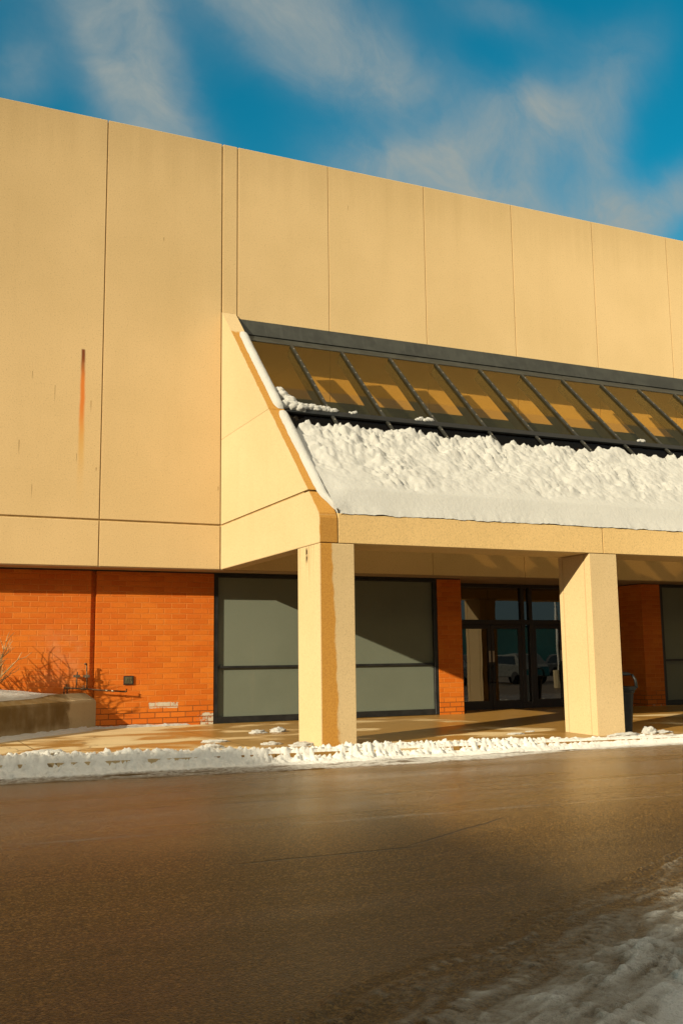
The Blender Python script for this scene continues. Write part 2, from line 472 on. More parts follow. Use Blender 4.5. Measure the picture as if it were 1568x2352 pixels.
M_paper = plain("brown_paper", (.42, .26, .11), .8, .2)
M_plate = plain("bronze_plate", (.15, .13, .07), .5, .4, .5, var=.3, scale=14, bump=.3)
M_pipe = plain("rusty_pipe", (.16, .10, .055), .6, .35, .4, var=.45, scale=14)
M_twig = plain("dry_twig", (.44, .30, .14), .9, .1, var=.35, scale=8)
M_snow = snow_mat("snow")
M_bank = snow_mat("plowed_snow", dirt=.10, fb=.8)
M_apron = snow_mat("thin_snow", dirt=.25, base=(.82, .80, .73), attr="cover", fb=.8)

mt, n = material("amber_glass"); M_amber = mt
tr = n.add('ShaderNodeBsdfTransparent')
o = n.obj()
n.put(tr.inputs[0], n.mix(n.noise(o, .8, 3), (.925, .835, .61), (.95, .865, .65)))
gl = n.add('ShaderNodeBsdfGlossy'); gl.inputs['Roughness'].default_value = .03
n.put(gl.inputs[0], (.85, .85, .8))
fr = n.add('ShaderNodeFresnel'); fr.inputs[0].default_value = 1.4
mx = n.add('ShaderNodeMixShader'); n.put(mx.inputs[0], n.m('MULTIPLY', fr.outputs[0], .22)); n.l.new(tr.outputs[0], mx.inputs[1]); n.l.new(gl.outputs[0], mx.inputs[2])
n.out(mx.outputs[0])

mt, n = material("dark_bronze_glass"); M_lowglass = mt
tr = n.add('ShaderNodeBsdfTransparent'); n.put(tr.inputs[0], (.36, .285, .18))
gl = n.add('ShaderNodeBsdfGlossy'); gl.inputs['Roughness'].default_value = .05
fr = n.add('ShaderNodeFresnel'); fr.inputs[0].default_value = 1.4
mx = n.add('ShaderNodeMixShader'); n.put(mx.inputs[0], n.m('MULTIPLY', fr.outputs[0], .3)); n.l.new(tr.outputs[0], mx.inputs[1]); n.l.new(gl.outputs[0], mx.inputs[2])
n.out(mx.outputs[0])

mt, n = material("door_glass"); M_glass = mt
tr = n.add('ShaderNodeBsdfTransparent'); n.put(tr.inputs[0], (.30, .28, .24))
o = n.obj()
wb = n.bump(n.noise(o, 1.3, 1), .02, .05)
gl = n.add('ShaderNodeBsdfGlossy'); gl.inputs['Roughness'].default_value = .01
n.put(gl.inputs[0], (.95, .95, .92)); n.put(gl.inputs['Normal'], wb)
fr = n.add('ShaderNodeFresnel'); fr.inputs[0].default_value = 1.5
mx = n.add('ShaderNodeMixShader'); n.put(mx.inputs[0], n.m('ADD', n.m('MULTIPLY', fr.outputs[0], 1.1), .14)); n.l.new(tr.outputs[0], mx.inputs[1]); n.l.new(gl.outputs[0], mx.inputs[2])
n.out(mx.outputs[0])

# wet asphalt
def asphalt(name, snow=False):
    mt, n = material(name)
    o = n.obj(); x, y, z = n.xyz(o)
    agg = n.noise(o, 80, 4, .8); agg2 = n.voro(o, 75); big = n.noise(o, .35, 5, .6)
    lane = n.noise(n.scale(o, .22, 1.7, 1), 1.0, 5, .6)
    agg3 = n.noise(o, 24, 3, .7)
    c = n.mix(n.ss(n.m('ADD', n.m('MULTIPLY', agg, .88), n.m('MULTIPLY', agg3, .12)), .41, .60), (.030, .013, .002), (.27, .135, .021))
    cell = n.xyz(n.voro(o, 75, out='Color'))[0]
    c = n.mix(n.ss(cell, .70, .97, 0, .7), c, (.48, .27, .07))
    c = n.mix(n.ss(cell, .34, .06, 0, .7), c, (.030, .016, .004))
    stn = n.m('MULTIPLY', n.ss(agg2, .30, .12), n.ss(n.noise(o, 40, 2), .5, .62))
    c = n.mix(n.m('MULTIPLY', stn, .8), c, (.50, .34, .14))
    c = n.mix(n.m('MULTIPLY', n.ss(lane, .45, .7), .2), c, (.135, .076, .020))
    c = n.mix(n.m('MULTIPLY', n.ss(big, .5, .72), .2), c, (.050, .028, .009))
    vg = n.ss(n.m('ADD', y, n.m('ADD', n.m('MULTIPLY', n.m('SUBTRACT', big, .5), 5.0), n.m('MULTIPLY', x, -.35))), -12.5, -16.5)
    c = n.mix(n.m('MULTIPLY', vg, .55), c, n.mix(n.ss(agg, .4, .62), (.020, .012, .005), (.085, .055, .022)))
    wob = n.m('MULTIPLY', n.m('SUBTRACT', n.noise(n.comb(x, 0.0, 0.0), 1.1, 5, .65), .5), .35)
    def line(y0, slope, wd, x0, x1, jit=1.0):
        yy = n.m('ADD', n.m('SUBTRACT', n.m('SUBTRACT', y, y0), n.m('MULTIPLY', x, slope)), n.m('MULTIPLY', wob, jit))
        a = n.ss(n.m('ABSOLUTE', yy), wd, wd * .3)
        return n.m('MULTIPLY', a, n.m('MULTIPLY', n.ss(x, x0 - .3, x0 + .2), n.ss(x, x1 + .3, x1 - .2)))
    c1 = line(-12.15, .0, .028, 2.6, 4.0, .35)
    c2 = line(-14.45, .59, .022, 4.1, 5.4, .5)
    c3 = line(-8.92, -.05, .07, .3, 5.6, 1.0)
    c3 = n.m('MULTIPLY', c3, n.ss(n.noise(o, 2.5, 4), .42, .6))
    cr = n.m('MAXIMUM', n.m('MAXIMUM', c1, c2), n.m('MULTIPLY', c3, .7))
    c = n.mix(n.m('MULTIPLY', cr, .85), c, (.010, .008, .006))
    pl = n.m('MULTIPLY', line(-10.52, -.035, .075, 1.2, 14, .3), n.ss(n.noise(n.scale(o, .7, 3, 1), 1, 4), .40, .62))
    c = n.mix(n.m('MULTIPLY', pl, .45), c, (.16, .085, .02))
    grit = n.m('MULTIPLY', line(-9.05, -.03, .09, 5.0, 14, .5), n.ss(n.noise(o, 16, 3), .5, .62))
    c = n.mix(n.m('MULTIPLY', grit, .6), c, (.30, .25, .17))
    r = n.lin(lane, .3, .75, .30, .46)
    r = n.m('ADD', r, n.m('MULTIPLY', n.m('SUBTRACT', agg, .5), .25))
    r = n.m('SUBTRACT', r, n.m('MULTIPLY', pl, .10))
    h = n.m('ADD', n.m('MULTIPLY', n.m('ADD', agg, agg3), .8), n.m('MULTIPLY', agg2, -.5))
    h = n.m('SUBTRACT', h, n.m('MULTIPLY', cr, 1.5))
    if snow:
        at = n.add('ShaderNodeAttribute', attribute_name='cover').outputs['Fac']
        f1 = n.noise(o, 13, 5, .65); f2 = n.noise(o, 60, 4, .7)
        k = n.ss(n.m('ADD', at, n.m('ADD', n.m('MULTIPLY', n.m('SUBTRACT', f1, .5), .9), n.m('MULTIPLY', n.m('SUBTRACT', f2, .5), .7))), .15, .95)
        sn_ = n.mix(n.ss(at, .5, 1.15), (.42, .37, .28), (.70, .68, .62))
        sn_ = n.mix(n.m('MULTIPLY', n.ss(f2, .5, .7), .4), sn_, (.22, .18, .12))
        c = n.mix(k, c, sn_)
        r = n.m('ADD', r, n.m('MULTIPLY', k, .25))
        h = n.m('ADD', h, n.m('MULTIPLY', n.m('ADD', f1, f2), n.m('MULTIPLY', k, .9)))
    wetl = n.ss(n.m('ADD', y, n.m('MULTIPLY', lane, 3.0)), -11.0, -8.5)
    r = n.m('SUBTRACT', r, n.m('MULTIPLY', wetl, .13))
    n.out(n.bsdf(c, r, n.lin(wetl, 0, 1, .22, .62), n.bump(h, n.lin(wetl, 0, 1, 1.0, .45), .022), diff=.5))
    return mt
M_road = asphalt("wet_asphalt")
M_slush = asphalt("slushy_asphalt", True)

# sidewalk: damp concrete with wet sheets
mt, n = material("damp_sidewalk"); M_walk = mt
o = n.obj(); x, y, z = n.xyz(o)
wetn = n.noise(n.vm('ADD', n.scale(o, .42, .75, 1), (3.1, 1.7, 0)), 1.0, 4, .55, .5)
wet = n.ss(n.m('ADD', wetn, n.lin(x, 6, 9, 0, .12)), .46, .56)
fine = n.noise(o, 60, 3, .7)
c = n.mix(n.noise(o, 1.5, 4), (.50, .375, .19), (.58, .44, .24))
c = n.mix(n.m('MULTIPLY', n.ss(fine, .45, .7), .3), c, (.33, .24, .12))
wc = n.mix(n.noise(o, 3, 4), (.26, .135, .028), (.36, .20, .050))
c = n.mix(wet, c, wc)
gr = n.m('MULTIPLY', n.ss(n.voro(o, 22), .20, .10), n.ss(n.noise(o, 3, 3), .55, .68))
c = n.mix(n.m('MULTIPLY', gr, .6), c, (.70, .60, .42))
jx = n.m('ABSOLUTE', n.m('SUBTRACT', n.m('PINGPONG', n.m('ADD', x, .9), 1.55), .0))
jy = n.m('ABSOLUTE', n.m('SUBTRACT', n.m('PINGPONG', n.m('ADD', y, 3.25), 1.45), .0))
jj = n.m('MAXIMUM', n.ss(jx, .016, .006), n.ss(jy, .016, .006))
ck = n.voro(n.vm('ADD', o, n.vm('MULTIPLY', n.noise(o, 2, 3, .6, 0, True), (.5, .5, 0))), .7, 'DISTANCE_TO_EDGE')
ckm = n.m('MULTIPLY', n.ss(ck, .012, .004), n.ss(x, 4.2, 3.2))
jj = n.m('MAXIMUM', jj, n.m('MULTIPLY', ckm, .8))
c = n.mix(n.m('MULTIPLY', jj, .75), c, (.10, .06, .02))
n.out(n.bsdf(c, n.lin(wet, 0, 1, .85, .32), n.lin(wet, 0, 1, .2, .5), n.bump(n.m('SUBTRACT', fine, n.m('MULTIPLY', jj, 2.0)), .25, .008), diff=.5))

mt, n = material("planter_concrete"); M_plant = mt
o = n.obj(); x, y, z = n.xyz(o)
c = n.mix(n.noise(o, 2, 4), (.44, .34, .19), (.52, .41, .24))
c = n.mix(n.m('MULTIPLY', n.ss(n.noise(o, 45, 3, .7), .5, .7), .35), c, (.26, .19, .10))
edge = n.m('ADD', x, n.m('MULTIPLY', n.m('SUBTRACT', n.noise(o, 3.5, 4), .5), .5))
wm = n.m('MULTIPLY', n.ss(edge, -.55, -.70), n.ss(n.m('ADD', z, n.m('MULTIPLY', n.noise(n.scale(o, 4, 4, .5), 1, 4), .35)), .14, .42))
run = n.noise(n.scale(o, 5, 5, .35), 1, 4, .6)
blot = n.noise(o, 1.8, 5, .65)
c = n.mix(n.m('MULTIPLY', wm, n.ss(n.m('ADD', n.m('MULTIPLY', run, .35), n.m('MULTIPLY', blot, .65)), .3, .62, .55, .97)), c, n.mix(run, (.11, .065, .018), (.21, .125, .035)))
n.out(n.bsdf(c, .8, .25, n.bump(n.noise(o, 60, 3), .3, .008), diff=.6))

# ------------------------------------------------------------------ the ground
road = grid('road', M_road, 2, 2, lambda i, j: ((-900, 900)[i], (-900, -5.62)[j], 0))
for v_ in road.data.vertices: v_.co.z = -.165 - .004 * (v_.co.x - 6) * (1 if abs(v_.co.x) < 100 else .02)
# fine sheet near the scene, far sheet to the horizon
bpy.data.meshes.remove(road.data)
xs = [-900, -60, 0, 5, 10, 20, 60, 900]; ys = [-900, -120, -40, -20, -10, -6, -5.62]
def zroad(x): return -.165 - .004 * (max(-20, min(30, x)) - 6)
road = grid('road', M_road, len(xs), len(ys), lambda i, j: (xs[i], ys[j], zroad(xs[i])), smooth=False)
tag(road, kind='structure')
gx = [-30, -8, -2, 2, 4, 6, 8, 10, 12, 14, 16, 18, 20, 24, 30, 42]; gy = [-5.6, -5.1, -3.5, -2, -.5, .7, 2.0, 2.6]
side = grid('sidewalk', M_walk, len(gx), len(gy), lambda i, j: (gx[i], gy[j], zs(max(-2, min(20, gx[i])), min(gy[j], .65))), smooth=False)
tag(side, kind='structure')
kb = MB()
for i in range(len(gx) - 1):
    za, zb = (zs(max(-2, min(20, q)), -5.6) for q in (gx[i], gx[i + 1]))
    b = len(kb.v)
    for q, zz in ((gx[i], za), (gx[i + 1], zb)):
        kb.v += [(q, -5.60, zz), (q, -5.63, zz - .02), (q, -5.64, -.4)]
    kb.f += [(b, b + 3, b + 4, b + 1), (b + 1, b + 4, b + 5, b + 2)]
tag(kb.build('kerb', M_walk), kind='structure')
gback = grid('ground', M_walk, 2, 2, lambda i, j: ((-900, 900)[i], (2.5, 900)[j], -.02), smooth=False)
tag(gback, kind='structure')

# ------------------------------------------------------------------ the store
B = empty('store_building', (0, 0, 0), 'tall tan precast concrete store with orange brick base, glass sloped canopy and snowy roof edge', 'building')
ZT, ZG, ZB = 12.455, 4.08, 3.172
def panel(x0, x1, z0, z1, g=.010, label=None):
    m = MB(); m.box(x0 + g, x1 - g, 0, .2, z0, z1)
    o = m.build('concrete_panel', M_conc, B, bevel=.010, seg=1)
    if label: o['label'] = label
    return o
lx = [-13.46, -11.0, -8.535, -6.07, -3.605, -1.14, 1.325, 3.79, 6.256]
for a, b in zip(lx[:-1], lx[1:]):
    panel(a, b, ZG + .018, ZT, label='concrete panel with a long orange rust streak' if abs(a - 1.325) < .01 else None)
    panel(a, b, ZB, ZG - .018)
panel(6.256, 6.612, ZB, ZT, g=.017)
rx = [6.612, 8.757] + [8.757 + 2.483 * k for k in range(1, 13)]
for a, b in zip(rx[:-1], rx[1:]): panel(a, b, ZB, ZT, g=.005)
XE = rx[-1]
m = MB(); m.box(-13.4, XE - .05, .03, .26, ZB + .02, ZT - .06); m.build('joint_backing', M_joint, B)
m = MB(); m.box(-13.44, XE - .02, .27, 30, ZB + .3, ZT - .08); m.build('roof_block', M_conc, B)
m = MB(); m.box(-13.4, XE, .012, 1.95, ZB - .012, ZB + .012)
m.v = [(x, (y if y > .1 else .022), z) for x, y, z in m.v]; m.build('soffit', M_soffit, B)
# a low drip edge behind the panels' foot, shading the brick head
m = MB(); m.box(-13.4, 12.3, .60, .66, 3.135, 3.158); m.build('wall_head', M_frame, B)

# canopy side fins (the left one, and the far one out at the other end)
SL = .985
def top(y): return 8.65 + SL * y
def fin(x0, x1, mat):
    m = MB(); m.prism([(-.005, ZB), (-5.1, ZB), (-5.1, ZG - .017), (-.005, ZG - .017)], x0, x1)
    m.build('side_fin', mat, B, bevel=.012, seg=1)
    yk = -(8.65 - (ZG + .017)) / SL
    y2 = -(8.65 - 5.873) / SL
    m = MB(); m.prism([(-.005, ZG + .017), (yk, ZG + .017), (y2, 5.870), (-.005, 5.870)], x0, x1); o1 = m.build('side_fin', mat, B, bevel=.006, seg=1)
    m = MB(); m.prism([(-.005, 5.878), (y2 + .01, 5.878), (-.015, top(-.015)), (-.005, top(-.005))], x0, x1); m.build('side_fin', mat, B, bevel=.006, seg=1)
    m = MB(); m.prism([(-.02, 3.3), (-4.4, 3.3), (-4.4, 4.2), (-2.9, 5.7), (-2.6, 6.0), (-.02, 8.5)], x0 + .03, x1 - .03); m.build('joint_backing', M_joint, B)
# the lower fin piece has the front nose: rebuild it with its sloped shoulder
def lower_nose(x0, x1, mat):
    m = MB()
    m.prism([(-.005, ZB), (-5.1, ZB), (-5.1, 3.57), (-5.06, 3.66), (-4.66, 4.06), (-4.655, ZG - .017), (-.005, ZG - .017)], x0, x1)
    return m.build('side_fin', mat, B, bevel=.012, seg=1)
def fin2(x0, x1, mat):
    lower_nose(x0, x1, mat)
    yk = -(8.65 - (ZG + .017)) / SL; y2 = -(8.65 - 5.873) / SL
    m = MB(); m.prism([(-.005, ZG + .017), (yk, ZG + .017), (y2, 5.875), (-.005, 5.875)], x0, x1); m.build('side_fin', mat, B, bevel=.003, seg=1)
    m = MB(); m.prism([(-.005, 5.879), (y2 + .009, 5.879), (-.012, top(-.012)), (-.005, top(-.012))], x0, x1); m.build('side_fin', mat, B, bevel=.005, seg=1)
    m = MB(); m.prism([(-.02, 3.3), (-4.4, 3.3), (-4.4, 4.2), (-.02, 8.5)], x0 + .025, x1 - .025); m.build('joint_backing', M_joint, B)
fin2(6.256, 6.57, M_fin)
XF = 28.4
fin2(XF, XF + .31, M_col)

# fascia beam
fx = [6.578, 11.865, 17.86, 23.15, XF - .004]
for i, (a, b) in enumerate(zip(fx[:-1], fx[1:])):
    m = MB(); m.prism([(-5.098, ZB), (-5.098, 3.645), (-4.9, 3.70), (-4.2, 3.70), (-4.2, ZB)], a + .007, b - .007)
    m.build('fascia_beam', M_fascia, B, bevel=.008, seg=1)
m = MB(); m.box(6.60, XF - .02, -5.06, -4.25, 3.21, 3.62); m.build('joint_backing', M_joint, B)

# columns
def column(x0, x1, mat, grooves):
    yf, yb = -5.10, -4.17
    zg = min(zs(x0, yf), zs(x1, yf)) - .03
    if not grooves:
        m = MB(); m.box(x0, x1, yf, yb, zg, ZB - .010)
        return m.build('column', mat, B, bevel=.008, seg=1)
    g1, g2, w_, dp = yf + .17, yb - .12, .012, .018
    pl = [(x0, yf), (x1, yf), (x1, yb), (x0, yb), (x0, g2 + w_), (x0 + dp, g2), (x0, g2 - w_), (x0, g1 + w_), (x0 + dp, g1), (x0, g1 - w_)]
    m = MB(); m.rings([[(x, y, zg) for x, y in pl], [(x, y, ZB - .010) for x, y in pl]])
    return m.build('column', mat, B, bevel=.004, seg=1)
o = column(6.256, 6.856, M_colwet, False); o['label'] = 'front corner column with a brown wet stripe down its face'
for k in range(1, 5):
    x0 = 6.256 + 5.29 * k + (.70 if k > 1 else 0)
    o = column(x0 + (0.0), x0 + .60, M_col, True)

# brickwork
def brick(x0, x1, y0, y1, name='brick_wall'):
    m = MB(); m.box(x0, x1, y0, y1, -.1, 3.135); return m.build(name, M_brick, B)
brick(-13.4, 3.785, .65, .95)
brick(3.785, 3.893, .75, .95, 'brick_recess')
brick(3.893, 6.325, .65, .95)
brick(11.708, 12.345, .65, 2.2, 'brick_pier')
brick(17.745, 18.352, .65, 2.2, 'brick_pier')
brick(24.0, XE, .65, .95)

# blanked display windows
def window(x0, x1, nm):
    z0, z1 = .045, 3.135
    fr = MB()
    fr.box(x0, x0 + .10, .665, .80, z0, z1); fr.box(x1 - .10, x1, .665, .80, z0, z1)
    fr.box(x0 + .10, x1 - .10, .668, .80, z0, z0 + .13); fr.box(x0 + .10, x1 - .10, .668, .80, z1 - .07, z1)
    fr.box(x0 + .10, x1 - .10, .690, .80, 1.165, 1.215)
    for k in range(1, nm):
        xm = x0 + (x1 - x0) * k / nm
        fr.box(xm - .03, xm + .03, .675, .80, z0 + .13, z1 - .07)
    W_ = fr.build('window', M_frame, B, bevel=.004, seg=1)
    W_['label'] = 'wide window closed with plain grey panels'
    for k in range(nm):
        a = x0 + .09 + (x1 - x0 - .18) * k / nm; b = x0 + .09 + (x1 - x0 - .18) * (k + 1) / nm
        for (za, zb) in ((z0 + .12, 1.17), (1.21, z1 - .065)):
            m = MB(); m.box(a + .005, b - .005, .742, .765, za, zb); m.build('grey_panel', M_panel, W_)
window(6.328, 11.705, 2)
window(18.355, 23.99, 2)

# entrance
DY = 1.9
fr = MB()
zt0 = .02
posts = [(12.35, 12.42), (12.93, 13.005), (14.855, 14.955), (15.10, 15.20), (17.05, 17.13), (17.66, 17.74)]
for a, b in posts: fr.box(a, b, DY - .05, DY + .08, zt0, 3.16)
spans = [(posts[i][1], posts[i + 1][0]) for i in range(5)]
for a, b in spans:
    fr.box(a, b, DY - .045, DY + .075, 2.13, 2.255); fr.box(a, b, DY - .045, DY + .075, 3.07, 3.16)
for a, b in (spans[0], spans[2], spans[4]):
    fr.box(a, b, DY - .045, DY + .075, zt0, .20)
F_ = fr.build('door_frame', M_door, B, bevel=.004, seg=1)
for i, (a, b) in enumerate(spans):
    m = MB(); m.box(a - .005, b + .005, DY + .01, DY + .022, 2.25, 3.075); m.build('transom_pane', M_glass, F_)
    if i in (0, 2, 4):
        m = MB(); m.box(a - .005, b + .005, DY + .01, DY + .022, .195, 2.135); m.build('sidelight_pane', M_glass, F_)
def leaf(x0, x1, hinge_left):
    m = MB(); y0, y1 = DY - .035, DY + .012; z0, z1 = zt0 + .012, 2.122
    m.box(x0, x0 + .095, y0, y1, z0, z1); m.box(x1 - .095, x1, y0, y1, z0, z1)
    m.box(x0 + .095, x1 - .095, y0 + .002, y1 - .002, z0, z0 + .22); m.box(x0 + .095, x1 - .095, y0 + .002, y1 - .002, z1 - .095, z1)
    D_ = m.build('entrance_door', M_door, B, bevel=.003, seg=1)
    tilt = random.uniform(-.006, .006)
    m = MB(); m.box(x0 + .09, x1 - .09, DY - .014, DY - .006, z0 + .215, z1 - .09); g = m.build('glass_pane', M_glass, D_)
    xe = x1 - .05 if hinge_left else x0 + .05
    s = -1 if hinge_left else 1
    m = MB(); m.box(xe - .03, xe + .03, y0 - .012, y0, 1.20, 1.48); m.build('lock_plate', M_steel, D_, bevel=.003, seg=1)
    m = MB(); m.tube([(xe, y0, .68), (xe, y0 - .07, .70), (xe, y0 - .075, .80), (xe, y0 - .075, 1.0), (xe, y0 - .07, 1.10), (xe, y0, 1.12)], .014, 8)
    m.build('pull_handle', M_door, D_, smooth=True)
    m = MB(); m.box(xe - .045, xe + .045, y0 - .010, y0, .62, 1.17); m.build('handle_plate', M_frame, D_)
    m = MB(); m.tube([(x0 + .1, DY + .06, 1.07), (x1 - .1, DY + .06, 1.07)], .017, 8); m.tube([(x0 + .1, DY + .06, 1.13), (x1 - .1, DY + .06, 1.13)], .012, 8)
    m.build('push_bar', M_steel, D_, smooth=True)
leaf(13.01, 13.925, True); leaf(13.935, 14.85, False)
leaf(15.205, 16.12, True); leaf(16.13, 17.045, False)
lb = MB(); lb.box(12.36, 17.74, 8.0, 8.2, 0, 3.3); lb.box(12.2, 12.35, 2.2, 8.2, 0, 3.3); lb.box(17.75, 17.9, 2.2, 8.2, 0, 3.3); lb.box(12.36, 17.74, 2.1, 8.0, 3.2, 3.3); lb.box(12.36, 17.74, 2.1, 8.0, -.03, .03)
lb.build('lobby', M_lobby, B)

# skylight: flashing, purlin, mullions, amber panes
def gz(y): return 8.45 + .97 * y
XS = 6.575
fl = MB(); fl.prism([(-.004, 8.545), (-.05, 8.53), (-.20, 8.165), (-.17, 8.15), (-.004, 8.15)], XS, XF - .003); fl.build('flashing', M_metal, B, bevel=.004, seg=1)
fl = MB(); fl.prism([(-.16, 8.143), (-.215, 8.135), (-.56, 7.925), (-.56, 7.90), (-.215, 8.105), (-.16, 8.115)], XS, XF - .003); fl.build('flashing', M_metal, B, bevel=.004, seg=1)
k = 0; fs = MB()
for xx in (8.47, 10.98, 13.5, 16.0, 18.5): fs.box(xx, xx + .012, -.206, -.03, 8.17, 8.548)
def slope_bar(m, x0, x1, ya, yb, t0, t1):
    """bar lying along the glass slope, from t0 below to t1 above the glass plane"""
    c_ = 1 / math.sqrt(1 + .97 ** 2)
    nrm = Vector((0, -.97 * c_, c_))
    pts = []
    for yy, t in ((ya, t0), (yb, t0), (yb, t1), (ya, t1)):
        q = Vector((0, yy, gz(yy))) + nrm * t
        pts.append((q.y, q.z))
    m.prism(pts, x0, x1)
pm = MB(); slope_bar(pm, XS, XF - .003, -2.54, -2.66, -.20, .046); P_ = pm.build('purlin', M_mull, B, bevel=.004, seg=1)
mx_ = [7.60 + 1.165 * k for k in range(18)]
for i, xm in enumerate(mx_):
    m = MB(); slope_bar(m, xm - .032, xm + .032, -.585, -4.99, -.24, .04)
    mo = m.build('mullion', M_mullb, B, bevel=.004, seg=1)
edges = [XS - .005] + mx_ + [XF]
for a, b in zip(edges[:-1], edges[1:]):
    if b - a < .2: continue
    m = MB(); slope_bar(m, a + .01, b - .01, -.56, -2.56, -.006, .006); m.build('glass_pane', M_amber, B)
    m = MB(); slope_bar(m, a + .01, b - .01, -2.64, -4.96, -.006, .006); m.build('glass_pane', M_lowglass, B)
m = MB(); m.box(6.60, XF - .05, -.035, -.004, 5.1, 6.92); m.build('inner_dark_band', M_dark, B)  # plain dark blue-grey band on the wall behind the glass

# ------------------------------------------------------------------ snow on the canopy
def roof_h(x, t):
    """snow on the canopy slope; t runs up the slope from the fascia (0) to the ragged top (1+)"""
    topn = .885 + .07 * FB(x * .9, 3.1, 0, 3) + .07 * N(x * 3.1, 9.0) + .035 * N(x * 9, 4)
    t = min(t, topn + .022)
    y = -5.10 + 2.42 * t
    base_z = gz(y)
    # smooth front face, then broken slabs
    prof = 3.652 + 1.52 * (y + 5.1) if y < -4.79 else 3.652 + 1.52 * .31 + .865 * (y + 4.79)
    th = prof - base_z
    rough = sst(.125, .24, t + .05 * N(x * 1.3, 2.2)) 
    rough *= .45 + .55 * sst(-.35, .35, FB(x * .55, t * 1.4, 5, 3) + (t - .35) * 1.1)
    a, b = x * 3.6 + 1.2 * t, t * 12.2 + .5 * x
    a += .8 * N(x * 1.1, t * 3.5, 21); b += .8 * N(x * 1.1, t * 3.5, 27)
    d1 = VO(a + .35 * N(a * 2, b * 2), b, 1); d2 = VO(a * 2.6, b * 2.6, 4)
    am = .45 + .9 * sst(-.4, .5, FB(x * .7, t * 2.2, 11, 2) + .9 * (t - .45))
    d3 = VO(a * 5.5, b * 5.0, 7)
    lump = am * ((.55 - d1[0]) * .105 + (d1[1] - d1[0]) * .04 + (.5 - d2[0]) * .075 + (.5 - d3[0]) * .035) + FB(a * 3, b * 3, 2, 4) * .022
    lump += .085 * FB(x * 1.5, t * 5.0, 8, 3)
    z = base_z + th + rough * lump
    z += .006 * N(x * 2.0, t * 7) * (1 - rough)
    lip = 1 - sst(0, .06, t)
    z += lip * (.014 * N(x * 5, 1.5) + .010 * N(x * 17, 2.5)); y -= lip * .012 * (1 + N(x * 8, 4.5))
    # ragged top: drops under the glass
    e = topn - t
    z = base_z + (z - base_z) * sst(-.005, .055, e) - .03 * (1 - sst(-.02, .012, e))
    if x < 6.59: z = max(z, top(max(y, -5.05)) + .05)
    # hollow beside the fin where the wall shades it
    hx = x - 6.575
    near = 1 - sst(.0, .50, hx); lowp = 1 - sst(.24, .44, t)
    z -= .10 * near * (1 - lowp)
    z += (top(max(y, -5.0)) + .135 - z) * (1 - sst(0, .34, hx)) * lowp * sst(-5.10, -4.98, y)
    return y, z
X0, X1, DX = 6.53, 21.5, .024
nx = int((X1 - X0) / DX) + 1; ny = 106
RS = grid('roof_snow', M_snow, nx, ny, lambda i, j: (X0 + i * DX, *roof_h(X0 + i * DX, j / (ny - 1) * 1.12 - 0.0)))
# closed front lip
tag(RS, 'thick broken white snow sliding down the sloped canopy glass above the fascia', 'snow', kind='stuff')

# snow strip on the fin's sloping top
def fin_snow(ya, yb, name, label):
    nseg = int((ya - yb) / .03); prof = 9
    def f(i, j):
        t = j / (nseg - 1); y = ya + (yb - ya) * t
        s_ = i / (prof - 1)
        endf = min(1, (t * (ya - yb)) / .14, ((1 - t) * (ya - yb)) / .10)
        endf = max(0, endf) ** .5
        xl = 6.40 + .16 * sst(-4.62, -5.08, y) + .022 * N(y * 3, 1) + .012 * N(y * 11, 2) + .06 * (1 - endf)
        xr = 6.572
        x = xl + (xr - xl) * s_
        hgt = (.085 + .018 * N(y * 2.2, 5) + .008 * N(y * 9, 6)) * endf * (math.sin(math.pi * min(1, s_ * 1.0 + .0)) ** .45 if 0 < s_ < 1 else 0)
        hgt = max(hgt, 0)
        zz = top(y) if y > -5.06 else 3.66 + (y + 5.06) * 2.2
        if i == prof - 1: return (6.60, y + .06 * endf, zz - .10 * endf + .002)
        return (x + (.0 if s_ < .5 else .03 * endf * (s_ - .5)), y - hgt * .7 - .004, zz + hgt * .7 + .002)
    o = grid(name, M_snow, prof, nseg, f)
    return tag(o, label, 'snow', kind='stuff')
fin_snow(-.62, -2.78, 'fin_snow', 'narrow white snow strip on the upper sloping edge of the canopy side fin')
fin_snow(-2.83, -5.06, 'fin_snow', 'narrow white snow strip on the lower sloping edge of the side fin')

